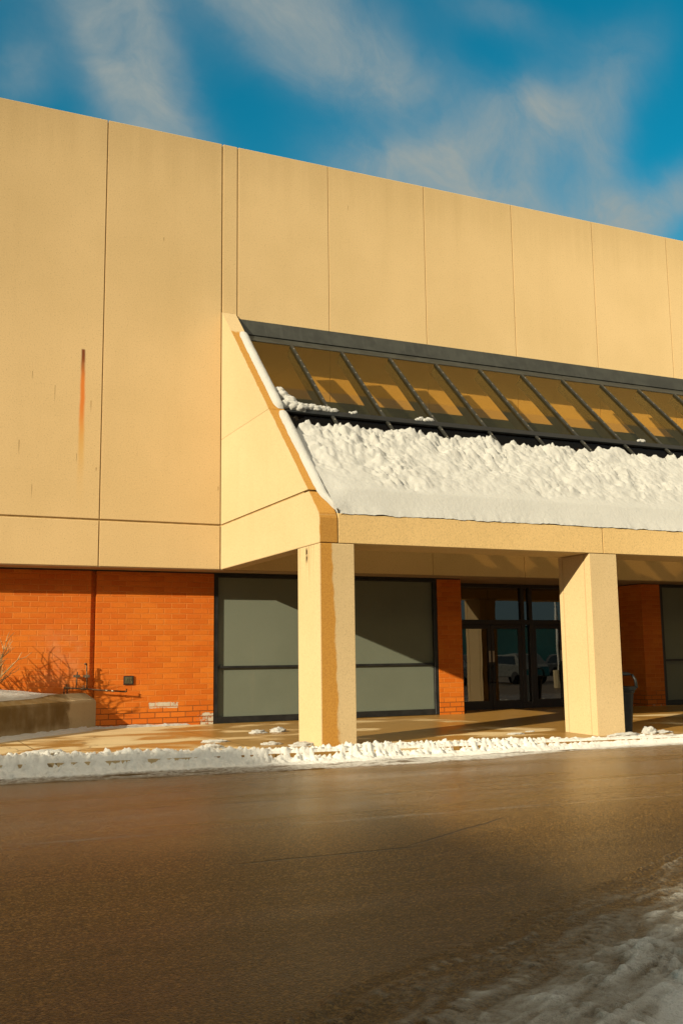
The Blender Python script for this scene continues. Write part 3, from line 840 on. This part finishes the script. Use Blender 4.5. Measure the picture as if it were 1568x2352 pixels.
# snow lumps caught on the purlin
def lump_mesh(parts, sub=3, seed=0):
    bm = bmesh.new()
    for (cx, cy, cz, sx, sy, sz) in parts:
        ret = bmesh.ops.create_icosphere(bm, subdivisions=sub, radius=1)
        seed += 1.7
        for v_ in ret['verts']:
            p = v_.co.copy()
            r_ = 1 + .30 * noise.noise(p * 1.8 + Vector((seed, 0, 0))) + .18 * noise.noise(p * 4.5 + Vector((0, seed, 0)))
            v_.co = Vector((cx + p.x * sx * r_, cy + p.y * sy * r_, cz + p.z * sz * r_))
    me = bpy.data.meshes.new('lumps'); bm.to_mesh(me); bm.free(); me.materials.append(M_snow)
    me.polygons.foreach_set('use_smooth', [True] * len(me.polygons))
    return me
def ledge_snow(x0, x1, h0, label, heap=0, seed=0):
    rn = random.Random(seed); parts = []
    x = x0
    while x < x1:
        h = h0 * rn.uniform(.55, 1.15)
        if heap: h = h0 * (.55 + .45 * (x1 - x) / (x1 - x0)) * rn.uniform(.8, 1.15)
        yy = -2.56 + rn.uniform(-.02, .03)
        parts.append((x, yy, gz(yy) + .045 + h * .35, h * rn.uniform(.8, 1.3), h * .8, h * .8))
        x += h * rn.uniform(.7, 1.1)
    if heap:
        for q in range(16):
            t = q / 15; x = x0 + .02 + .26 * rn.random() * (1.15 - t); yy = -2.58 + .42 * t
            parts.append((x, yy, gz(yy) + .03 + .04 * rn.random(), .13 - .04 * t, .14, .10))
    me = lump_mesh(parts, 3, seed)
    o = bpy.data.objects.new('purlin_snow', me); COL.objects.link(o)
    base_at(o, ((x0 + x1) / 2, -2.6, gz(-2.6)))
    return tag(o, label, 'snow clump')
ledge_snow(6.66, 7.70, .105, 'clump of snow heaped against the fin on the canopy glazing bar', 1, 2)
ledge_snow(8.02, 8.17, .042, 'small scrap of snow on the glazing bar in the second bay from the fin', 0, 3)
ledge_snow(9.46, 9.83, .05, 'small scrap of snow on the glazing bar in the third bay from the fin', 0, 4)
ledge_snow(15.12, 15.25, .05, 'tiny scrap of snow on the glazing bar near the right edge of the canopy', 0, 5)

# ------------------------------------------------------------------ ploughed bank along the kerb
def bank(x, y):
    left = 1 - sst(3.6, 5.2, x)
    rt = sst(9.4, 11.2, x)
    yc = -5.50 + .05 * N(x * .8, 1) + .05 * rt
    hgt = .058 + .045 * left - .042 * rt
    hgt *= .8 + .5 * N(x * .9, 7) + .35 * N(x * 2.7, 8)
    wd = .21 + .10 * left - .07 * rt + .05 * N(x * 1.7, 4)
    core = math.exp(-((y - yc) / wd) ** 2)
    a, b = x * 6.5, y * 6.5
    a += .35 * N(a * .6, b * .6, 3); b += .35 * N(a * .6, b * .6, 9)
    d1 = VO(a, b, 1); d2 = VO(a * 2.1, b * 2.1, 3); d3 = VO(a * 4.3, b * 4.3, 5)
    dm = lambda q, rr: max(0.0, 1 - (q / rr) ** 2) ** .5
    lump = .085 * dm(d1[0], .62) * (.35 + 1.1 * abs(N(a * .7, b * .7, 4))) + .060 * dm(d2[0], .62) + .026 * dm(d3[0], .65) - .060
    z = -.05 + (hgt + .05) * core + lump * sst(.05, .4, core) * (1 - .35 * rt)
    base = zs(x, y) if y > -5.62 else zroad(x)
    # thin packed apron on the road side
    ye = -6.55 + .28 * (1 - sst(1.0, 5.0, x)) + .45 * sst(8, 10.5, x) + .12 * FB(x * .8, 2, 1, 3)
    ap = sst(ye - .22, ye + .25, y) 
    skin = base + .038 * ap - .026 + .016 * FB(x * 2.2, y * 9, 3, 4) + .010 * (.5 - VO(x * 9, y * 9, 6)[0])
    if -5.85 < y < -5.2: skin = max(skin, base + (.016 + .02 * left) * max(.3, .6 + FB(x * 3, y * 3, 4, 3)))
    zb = base - .04 + (z + .05) * 1.0 if y > -5.62 else base - .02 + (z + .05) * 1.0
    if y > -5.62: zb = base + z - .01
    else: zb = -.09 + z
    h_ = max(zb if core > .05 else base - .05, skin if y < -5.4 else base - .05)
    # packed, dirty wheel-polished part
    cover = .02 + ap * (.38 + .22 * sst(4, 7, x)) + 1.2 * sst(.02, .12, h_ - base) - .35 * sst(.2, .6, FB(x * 1.2, y * 6, 9, 3)) + .75 * sst(-5.95, -5.75, y) * (1 - .7 * rt)
    return h_, cover
BX0, BX1, DB = -1.0, 21.0, .021
nbx = int((BX1 - BX0) / DB); nby = 96
def bf(i, j):
    x = BX0 + i * DB; y = -7.0 + j * (2.12 / (nby - 1))
    h_, c_ = bank(x, y)
    return (x, y, h_, c_)
tag(grid('snow_bank', M_apron, nbx, nby, bf, attr='cover'), 'low lumpy ploughed bank of snow along the kerb before the columns', 'snow', kind='stuff')

# snow lying along the foot of the planter and brick wall
def strip(x0, x1, fy, wid, hgt, name, label, fade=True, seed=0):
    nxx = int((x1 - x0) / .02); nyy = 28
    def f(i, j):
        t = i / (nxx - 1); x = x0 + (x1 - x0) * t; s_ = j / (nyy - 1)
        wv_ = wid * (1 - .75 * t if fade else 1) * (1 + .35 * N(x * 3, seed + 1))
        y = fy(x) - wv_ * (1 - s_) 
        e = min(1, s_ / .25) * min(1, (1 - t) / .06) 
        a, b = x * 9, y * 9
        h_ = hgt * (.55 + .5 * s_) * e + .05 * max(0, .42 - VO(a, b, seed)[0]) * e + .02 * N(x * 4, y * 4, seed)
        return (x, y, zs(x, y) + max(-.02, h_ * max(0, e) ** .5) - .012)
    return tag(grid(name, M_bank, nxx, nyy, f), label, 'snow', kind='stuff')
def planter_y(x): return .63 if x > 3.93 else .63 - (3.93 - x) * 1.045
strip(3.70, 5.9, lambda x: planter_y(x) + .02, .22, .05, 'wall_snow', 'thin line of old snow at the foot of the brick wall', seed=3)
strip(1.2, 3.86, lambda x: planter_y(x) + .02, .40, .07, 'planter_snow', 'thin band of old snow along the foot of the planter', fade=False, seed=5)

# snow clumps scattered over the sidewalk
def clump(x, y, sx, sy, h, label, seed):
    bm = bmesh.new(); bmesh.ops.create_icosphere(bm, subdivisions=4, radius=1)
    for v_ in bm.verts:
        p = v_.co.copy()
        r = 1 + .35 * noise.noise(p * 2.0 + Vector((seed, 0, 0))) + .22 * noise.noise(p * 5 + Vector((0, seed, 0))) + .25 * (.4 - noise.voronoi(p * 2.6 + Vector((seed, seed, 0)))[0][0])
        v_.co = Vector((p.x * sx * r, p.y * sy * r, max(-.02, (p.z * .8 + .15) * h * r)))
    me = bpy.data.meshes.new('snow_clump'); bm.to_mesh(me); bm.free(); me.materials.append(M_snow)
    for p in me.polygons: p.use_smooth = True
    o = bpy.data.objects.new('snow_clump', me); COL.objects.link(o); o.location = (x, y, zs(x, y))
    return tag(o, label, 'snow clump', 'snow clumps on the sidewalk')
clump(5.72, -4.35, .17, .07, .045, 'long flat snow clump left of the wet corner column', 1)
clump(6.32, -2.05, .16, .08, .06, 'low snow clump behind the corner column, in front of the grey window', 2)
clump(6.75, -1.95, .15, .09, .085, 'lumpy snow clump tight against the corner column in front of the grey window', 3)
clump(6.08, -4.75, .20, .10, .06, 'snow clump at the left foot of the wet corner column', 4)
clump(5.05, -3.5, .22, .09, .04, 'flat snow patch on the walk in front of the flaking brick', 5)
clump(2.15, -4.75, .34, .14, .085, 'rounded sunlit snow clump behind the left end of the bank', 6)
clump(12.75, -5.02, .13, .10, .13, 'rounded snow clump in front of the black bin', 7)
clump(13.05, -5.0, .24, .09, .05, 'flat snow clump to the right of the black bin', 8)
clump(10.4, -4.25, .18, .07, .03, 'flat snow scrap left of the grooved second column', 9)
clump(10.95, -3.9, .10, .05, .02, 'tiny snow scrap beside the grooved second column', 10)
clump(12.0, -5.24, .34, .10, .06, 'low snow clump at the front foot of the second column', 11)
clump(4.65, -4.6, .2, .1, .07, 'snow clump just behind the bank before the brick wall', 12)

# ------------------------------------------------------------------ slush at the near edge of the road
def slush(x, y):
    # e: distance into the slushy verge, measured across its edge; al: along it
    al = x * .87 + y * .49
    e = (-15.40 + .52 * (x - 1.8)) - y + .16 * FB(x * .9, y * .9, 3, 3)
    wv = .05 * N(al * .8, 2, 1)
    def ridge(c_, w_): return math.exp(-((e - c_ - wv) / w_) ** 2)
    lng = FB(al * 1.6, e * 9, 3, 4)                       # streaks dragged along the road by tyres
    d1 = VO(x * 9 + .4 * N(x * 5, y * 5), y * 9, 2); d2 = VO(x * 21, y * 21, 4)
    dm = lambda q, rr: max(0.0, 1 - (q / rr) ** 2) ** .5
    clod = dm(d1[0], .6) * sst(-.1, .5, FB(x * 2.2, y * 2.2, 8, 3)) 
    crumb = dm(d2[0], .6) * sst(-.2, .4, FB(x * 3, y * 3, 5, 3))
    inside = sst(-.45, .5, e)
    tread = .5 + .5 * math.sin(al * 62 + 5 * N(al * 4, e * 8))
    rut = ridge(-.10, .045) + ridge(.06, .04) + .8 * ridge(.42, .06)
    h_ = inside * (.004 + .010 * max(0, lng + .3) + 0.014 * clod + .009 * crumb) + rut * .026 * (.55 + .45 * tread) * sst(-.4, .2, N(al * .7, 5))
    h_ += sst(.55, .95, e) * (1 - sst(1.15, 1.5, e)) * (.020 + .016 * clod + .012 * crumb + .014 * max(0, lng))
    h_ += sst(1.3, 2.0, e) * (.012 + .010 * clod + .012 * lng)
    cov = -.14 + .42 * sst(-.3, .35, e) + .42 * sst(.30, .85, e) + .62 * sst(.9, 1.6, e)
    cov += .30 * lng * sst(-.5, .3, e) + .22 * clod * inside + .12 * crumb * inside + .34 * rut * tread
    cov -= .34 * math.exp(-((e - 1.22 - wv * 2) / .14) ** 2) * (.6 + .4 * N(al * 1.5, 3))
    z = zroad(x) + h_ - .014 * (1 - sst(-.75, .1, e + .25 * FB(x * 2.5, y * 2.5, 4, 3)))
    return z, cov
SX0, SX1, SY0, SY1 = .9, 8.6, -18.2, -12.2
sn = .0145
snx, sny = int((SX1 - SX0) / sn), int((SY1 - SY0) / sn)
def sf(i, j):
    x = SX0 + i * sn; y = SY0 + j * sn
    z, c_ = slush(x, y); return (x, y, z, c_)
tag(grid('slush', M_slush, snx, sny, sf, attr='cover'), 'dirty grey slush with tyre ruts at the near edge of the road', 'slush', kind='stuff')

# ------------------------------------------------------------------ planter
PL = empty('planter', (3.92, .65, 0), 'low concrete planter with sloped cap, wet stained front and snow, against the brick wall', 'planter')
dirv = Vector((-.691, -.722, 0)).normalized(); inn = Vector((-dirv.y, dirv.x, 0))
inn = Vector((-.722, .691, 0))
sect = [(0, -.12), (0, .565), (.03, .605), (.30, .735), (.62, .735), (.62, -.12)]
path = [Vector((3.935, .65, 0)) - dirv * .0]
L1 = 3.9
rings = []
for tt, bend in ((0, 0), (1.2, 0), (2.4, 0), (L1, 0)):
    c_ = path[0] + dirv * tt
    rings.append([(c_.x + inn.x * a, min(.645, c_.y + inn.y * a), b) for a, b in sect])
c_ = path[0] + dirv * L1
rings.append([(c_.x - 8.0, c_.y + inn.y * a * 1.3, b) for a, b in sect])
m = MB(); m.rings(rings); m.build('planter_wall', M_plant, PL, bevel=.012, seg=1)
def psn(i, j):
    t = i / 119; s_ = j / 49
    c0 = path[0] + dirv * (.48 + t * 5.1)
    a_in = .10 + s_ * 1.6
    x = c0.x + inn.x * a_in; y = min(.64, c0.y + inn.y * a_in)
    rim = .605 + (.735 - .605) * min(1, max(0, (a_in - .03) / .27))
    tap = sst(0, .30, t)
    th = (.02 + .10 * sst(0, .35, s_) + .06 * sst(.2, 1, s_)) * tap * (.9 + .2 * N(x * 1.3, y * 1.3)) + .02 * N(x * 3, y * 3)
    edge = sst(0, .05, s_ - .04 - .10 * (1 - tap)) 
    return (x, y, rim - .02 + (th + .02) * edge * sst(0, .03, t))
tag(grid('planter_top_snow', M_snow, 120, 50, psn), 'smooth rounded snow covering the top of the concrete planter', 'snow', kind='stuff')

# bare shrub behind the planter
def shrub(loc, nst, rad, ht, label, seed):
    random.seed(seed)
    S = empty('bare_shrub', loc, label, 'shrub')
    L = Vector(loc)
    st = MB(); tw = MB()
    for k in range(nst):
        az = random.uniform(0, 2 * math.pi); lean = random.uniform(.15, 1.25)
        ln = ht * random.uniform(.55, 1.1) * (1 - .25 * lean)
        p = L + Vector((random.uniform(-.12, .12), random.uniform(-.1, .1), 0)); dr = Vector((math.cos(az) * math.sin(lean), math.sin(az) * math.sin(lean) * .8, math.cos(lean)))
        pts = [p.copy()]; steps = 7
        for q in range(steps):
            dr = (dr + Vector((random.uniform(-.16, .16), random.uniform(-.16, .16), random.uniform(-.04, .14)))).normalized()
            p = p + dr * ln / steps
            if p.y > .60: p.y = .60
            pts.append(p.copy())
            if q > 1:
                for _ in range(2):
                    d2 = (dr + Vector((random.uniform(-.9, .9), random.uniform(-.9, .9), random.uniform(-.3, .7)))).normalized()
                    l2 = ln * random.uniform(.12, .32); b1 = p + d2 * l2 * .5; b2 = b1 + (d2 + Vector((random.uniform(-.4, .4), random.uniform(-.4, .4), .2))).normalized() * l2 * .5
                    for z_ in (b1, b2):
                        if z_.y > .62: z_.y = .62
                    tw.tube([p, b1, b2], [.0075, .0065, .004], 3, False)
        st.tube(pts, [.014 - .008 * i / steps for i in range(steps + 1)], 4, False)
    st.build('stem', M_twig, S, fix=False); tw.build('twig', M_twig, S, fix=False)
    return S
shrub((1.58, -.20, .70), 90, .7, 1.15, 'bare tan twiggy shrub rising from the snowy planter at the left edge', 3)
shrub((-.3, .05, .70), 40, .7, 1.2, 'bare twiggy shrub further left along the planter', 5)
random.seed(11)

# irrigation valve pipes on the wall
PP = empty('valve_pipe', (3.60, .5, .70), 'rusty horizontal valve pipe with two upright stubs before the brick wall', 'pipe')
m = MB(); m.tube([(3.30, .50, .845), (3.65, .50, .822), (4.0, .50, .785), (4.47, .50, .745)], .016, 8); m.build('pipe', M_pipe, PP, smooth=True)
m = MB(); m.tube([(4.47, .50, .745), (4.492, .50, .752), (4.494, .50, .80)], .020, 8); m.build('elbow', M_pipe, PP, smooth=True)
m = MB(); m.tube([(3.51, .50, .84), (3.525, .52, 1.0), (3.535, .53, 1.15)], .013, 8); m.tube([(3.722, .50, .82), (3.716, .52, 1.05), (3.706, .52, 1.29)], .014, 8); m.tube([(3.706, .52, 1.29), (3.685, .50, 1.305), (3.665, .48, 1.295)], .018, 8)
m.build('upright_pipe', M_pipe, PP, smooth=True)
for (a, b) in ((3.525, 1.065), (3.714, 1.06)):
    m = MB(); m.box(a - .065, a + .065, .535, .56, b - .022, b + .022); m.box(a - .05, a - .03, .56, .66, b - .012, b + .012); m.box(a + .03, a + .05, .56, .66, b - .012, b + .012)
    m.box(a - .03, a + .03, .485, .535, b - .028, b + .028)
    m.build('wall_bracket', M_steel, PP, bevel=.003, seg=1)
for (a, b) in ((3.33, .845), (3.66, .82)):
    m = MB(); m.tube([(a - .05, .5, b), (a + .05, .5, b - .004)], .028, 8); m.tube([(a, .5, b), (a, .5, b + .055)], .014, 8); m.box(a - .045, a + .045, .49, .51, b + .05, b + .064)
    m.build('valve', M_pipe, PP, smooth=False)
m = MB()
for a in (3.285, 3.345): m.tube([(a, .5, .70), (a, .5, .86)], .012, 8)
m.build('riser', M_pipe, PP, smooth=True)
for a in (4.08, 4.2): 
    m = MB(); m.tube([(a, .5, .777 - (a - 4.08) * .09), (a + .05, .5, .773 - (a - 4.08) * .09)], .022, 8); m.build('coupling', M_steel, PP, smooth=True)

# wall plate
WP = empty('wall_plate', (4.56, .65, .877), 'square bronze utility cover plate fixed to the orange brick', 'wall plate')
m = MB(); m.box(4.46, 4.66, .622, .6485, .877, 1.05); m.build('plate', M_frame, WP, bevel=.005)
m = MB(); m.box(4.482, 4.638, .614, .6215, .897, 1.03); m.build('lid', M_plate, WP, bevel=.004)
m = MB()
for q in range(3): m.box(4.515 + q * .037, 4.535 + q * .037, .609, .6135, .945, .995)
m.box(4.545, 4.575, .606, .6135, .912, .928); m.build('raised_mark', M_plate, WP, bevel=.002, seg=1)

# ------------------------------------------------------------------ bin
def rsq(cx, cy, r, z, k=28, p=4.0):
    out = []
    for i in range(k):
        th = 2 * math.pi * i / k; c_, s_ = math.cos(th), math.sin(th)
        q = (abs(c_) ** p + abs(s_) ** p) ** (-1 / p)
        out.append((cx + r * q * c_, cy + r * q * s_, z))
    return out
bx, by = 12.36, -4.68; bz = zs(bx, by)
BN = empty('litter_bin', (bx, by, bz), 'black plastic litter bin with open hooded top behind the second column', 'bin')
m = MB()
prof = [(.185, 0), (.20, .02), (.205, .10), (.235, .60), (.245, .70), (.262, .72), (.268, .78), (.262, .80), (.24, .80), (.225, .70), (.19, .1)]
m.rings([rsq(bx, by, r_, bz + z_) for r_, z_ in prof], True, True); m.build('body', M_black, BN, smooth=False, bevel=0)
m = MB(); m.rings([rsq(bx, by, r_, bz + z_) for r_, z_ in [(.263, .765), (.290, .77), (.293, .815), (.268, .83), (.235, .835), (.232, .79)]], False, False); m.build('rim', M_black, BN)
for sx_ in (-1, 1):
    for sy_ in (-1, 1):
        pts = [(bx + sx_ * .245, by + sy_ * .245, bz + .80), (bx + sx_ * .235, by + sy_ * .235, bz + .95), (bx + sx_ * .195, by + sy_ * .195, bz + 1.05)]
        m = MB(); m.tube(pts, [.032, .026, .024], 8); m.build('hood_post', M_black, BN, smooth=True)
m = MB(); m.rings([rsq(bx, by, r_, bz + z_) for r_, z_ in [(.155, 1.035), (.225, 1.03), (.232, 1.05), (.21, 1.075), (.15, 1.095), (.05, 1.10)]], False, True); m.build('hood', M_black, BN, smooth=True)
BN2 = BN.copy(); COL.objects.link(BN2); BN2.location = (19.9, -4.75, zs(19.9, -4.75))
BN2['label'] = 'black litter bin out of direct view, seen only reflected in the entrance glass'
for ch in list(BN.children):
    c2_ = ch.copy(); COL.objects.link(c2_); c2_.parent = BN2
PT = MB(); PT.rings([[(bx - .19, by - .16, bz + .78), (bx + .02, by - .17, bz + .78), (bx - .08, by + .0, bz + .78)], [(bx - .17, by - .13, bz + .88), (bx - .13, by - .14, bz + .885), (bx - .15, by - .1, bz + .89)]])
po = PT.build('paper_wrapper', M_paper); base_at(po, (bx - .1, by - .1, bz + .78)); tag(po, 'crumpled brown paper wrapper sticking out of the black bin', 'paper')

# ------------------------------------------------------------------ the parking lot behind the viewer (seen in the door glass, and shading the road)
M_nb = plain("neighbour_render", (.42, .33, .22), .85, .2, var=.1, scale=.3)
NB = empty('neighbouring_building', (-40, -34, -.2), 'flat roofed tan shop block standing across the lot behind the viewer', 'building')
tip = Vector((5.25, -5.25, -.05)); s_ = (12.6 + .05) / .777
ex, ey = tip.x - 2 * s_, tip.y - s_
fp = [(ex - 45, ey), (ex, ey), (ex - 4.8, ey - 40), (ex - 45, ey - 40)]
m = MB(); m.rings([[(a, b, -.3) for a, b in fp], [(a, b, 12.6) for a, b in fp]]); m.build('wall', M_nb, NB)
fp2 = [(ex - 44.6, ey - .4), (ex - .5, ey - .4), (ex - 5.2, ey - 39.6), (ex - 44.6, ey - 39.6)]
m = MB(); m.rings([[(a, b, 12.55) for a, b in fp2], [(a, b, 12.62) for a, b in fp2]]); m.build('roof', M_metal, NB)
for q in range(6):
    m = MB(); m.box(ex - 6.5 - q * 6.2, ex - 3.0 - q * 6.2, ey - .02, ey + .05, .2, 3.0); m.build('window', M_panel, NB)

M_car_d = plain("dark_car_paint", (.03, .032, .035), .25, .5, .3, var=.1)
M_car_w = plain("white_car_paint", (.62, .60, .56), .3, .5, var=.05)
M_car_g = plain("grey_car_paint", (.10, .10, .09), .3, .5, .3, var=.05)
M_car_r = plain("red_car_paint", (.40, .03, .02), .3, .5, var=.05)
M_carglass = plain("car_glass", (.01, .012, .014), .08, .6)
M_tyre = plain("tyre_rubber", (.012, .012, .012), .8, .2)
def car(x, y, rz, mat, label):
    C_ = empty('parked_car', (x, y, zroad(x)), label, 'car', 'cars parked across the lot')
    ROOTLOC[C_] = Vector((0, 0, 0))
    body = [(-2.3, .35), (-2.32, .75), (-2.2, .95), (-1.3, 1.05), (-.75, 1.62), (1.35, 1.70), (2.05, 1.12), (2.3, .95), (2.32, .4)]
    m = MB(); m.prism(body, -.9, .9); m.v = [(y_, x_ * (.86 if z_ > 1.3 else 1), z_) for x_, y_, z_ in m.v]
    m.build('body', mat, C_, bevel=.06, smooth=False)
    m = MB()
    for s2 in (-1, 1):
        m.box(-.75, 1.5, s2 * .86 - .025, s2 * .86 + .025, 1.12, 1.56)
    m.v = [(x_ + (.35 if (z_ > 1.3 and x_ < 0) else (-.2 if z_ > 1.3 else 0)), y_ * (.945 if z_ > 1.3 else 1.02), z_) for x_, y_, z_ in m.v]
    m.build('window', M_carglass, C_)
    m = MB(); m.rings([[(-1.28, -.72, 1.09), (-1.28, .72, 1.09), (-.80, .66, 1.58), (-.80, -.66, 1.58)], [(-1.33, -.72, 1.11), (-1.33, .72, 1.11), (-.85, .66, 1.60), (-.85, -.66, 1.60)]])
    m.build('windscreen', M_carglass, C_)
    for wx_ in (-1.45, 1.45):
        for s2 in (-1, 1):
            m = MB(); m.tube([(wx_, s2 * .70, .34), (wx_, s2 * .93, .34)], .34, 18); m.build('wheel', M_tyre, C_)
    for s2 in (-1, 1):
        m = MB(); m.box(-2.345, -2.25, s2 * .68 - .18, s2 * .68 + .18, .70, .86); m.build('headlight', M_bolt, C_, bevel=.02)
    C_.rotation_euler = (0, 0, rz)
random.seed(21)
car(29.5, -25.5, 1.45, M_car_d, 'dark estate car parked across the lot, nearest the entrance')
car(34.0, -26.5, 1.6, M_car_g, 'grey estate car parked across the lot between darker ones')
car(37.6, -26.2, 1.55, M_car_d, 'dark estate car parked farthest right across the lot')
car(41.0, -28.0, 1.5, M_car_r, 'red estate car parked across the lot')
LPX, LPY = 30.5, -17.5
LP = empty('lamp_post', (LPX, LPY, zroad(LPX)), 'tall pale steel lamp post standing in the parking lot', 'lamp post')
m = MB(); m.tube([(LPX, LPY, -.2), (LPX, LPY, 4), (LPX, LPY, 9)], [.10, .085, .06], 10); m.build('pole', M_car_w, LP, smooth=True)
m = MB(); m.tube([(LPX, LPY, -.25), (LPX, LPY, .6)], .28, 12); m.build('base', M_plant, LP)
m = MB(); m.box(LPX - .7, LPX + .1, LPY - .18, LPY + .18, 8.95, 9.12); m.build('lamp_head', M_frame, LP, bevel=.03)
FB_ = empty('distant_shed', (70, -95, -.2), 'long low pale shed far across the parking lot', 'building')
m = MB(); m.box(20, 140, -110, -95, -.3, 5.2); m.build('wall', M_nb, FB_)
m = MB(); m.box(19.8, 140.2, -110.2, -94.8, 5.2, 5.5); m.build('roof', M_metal, FB_)
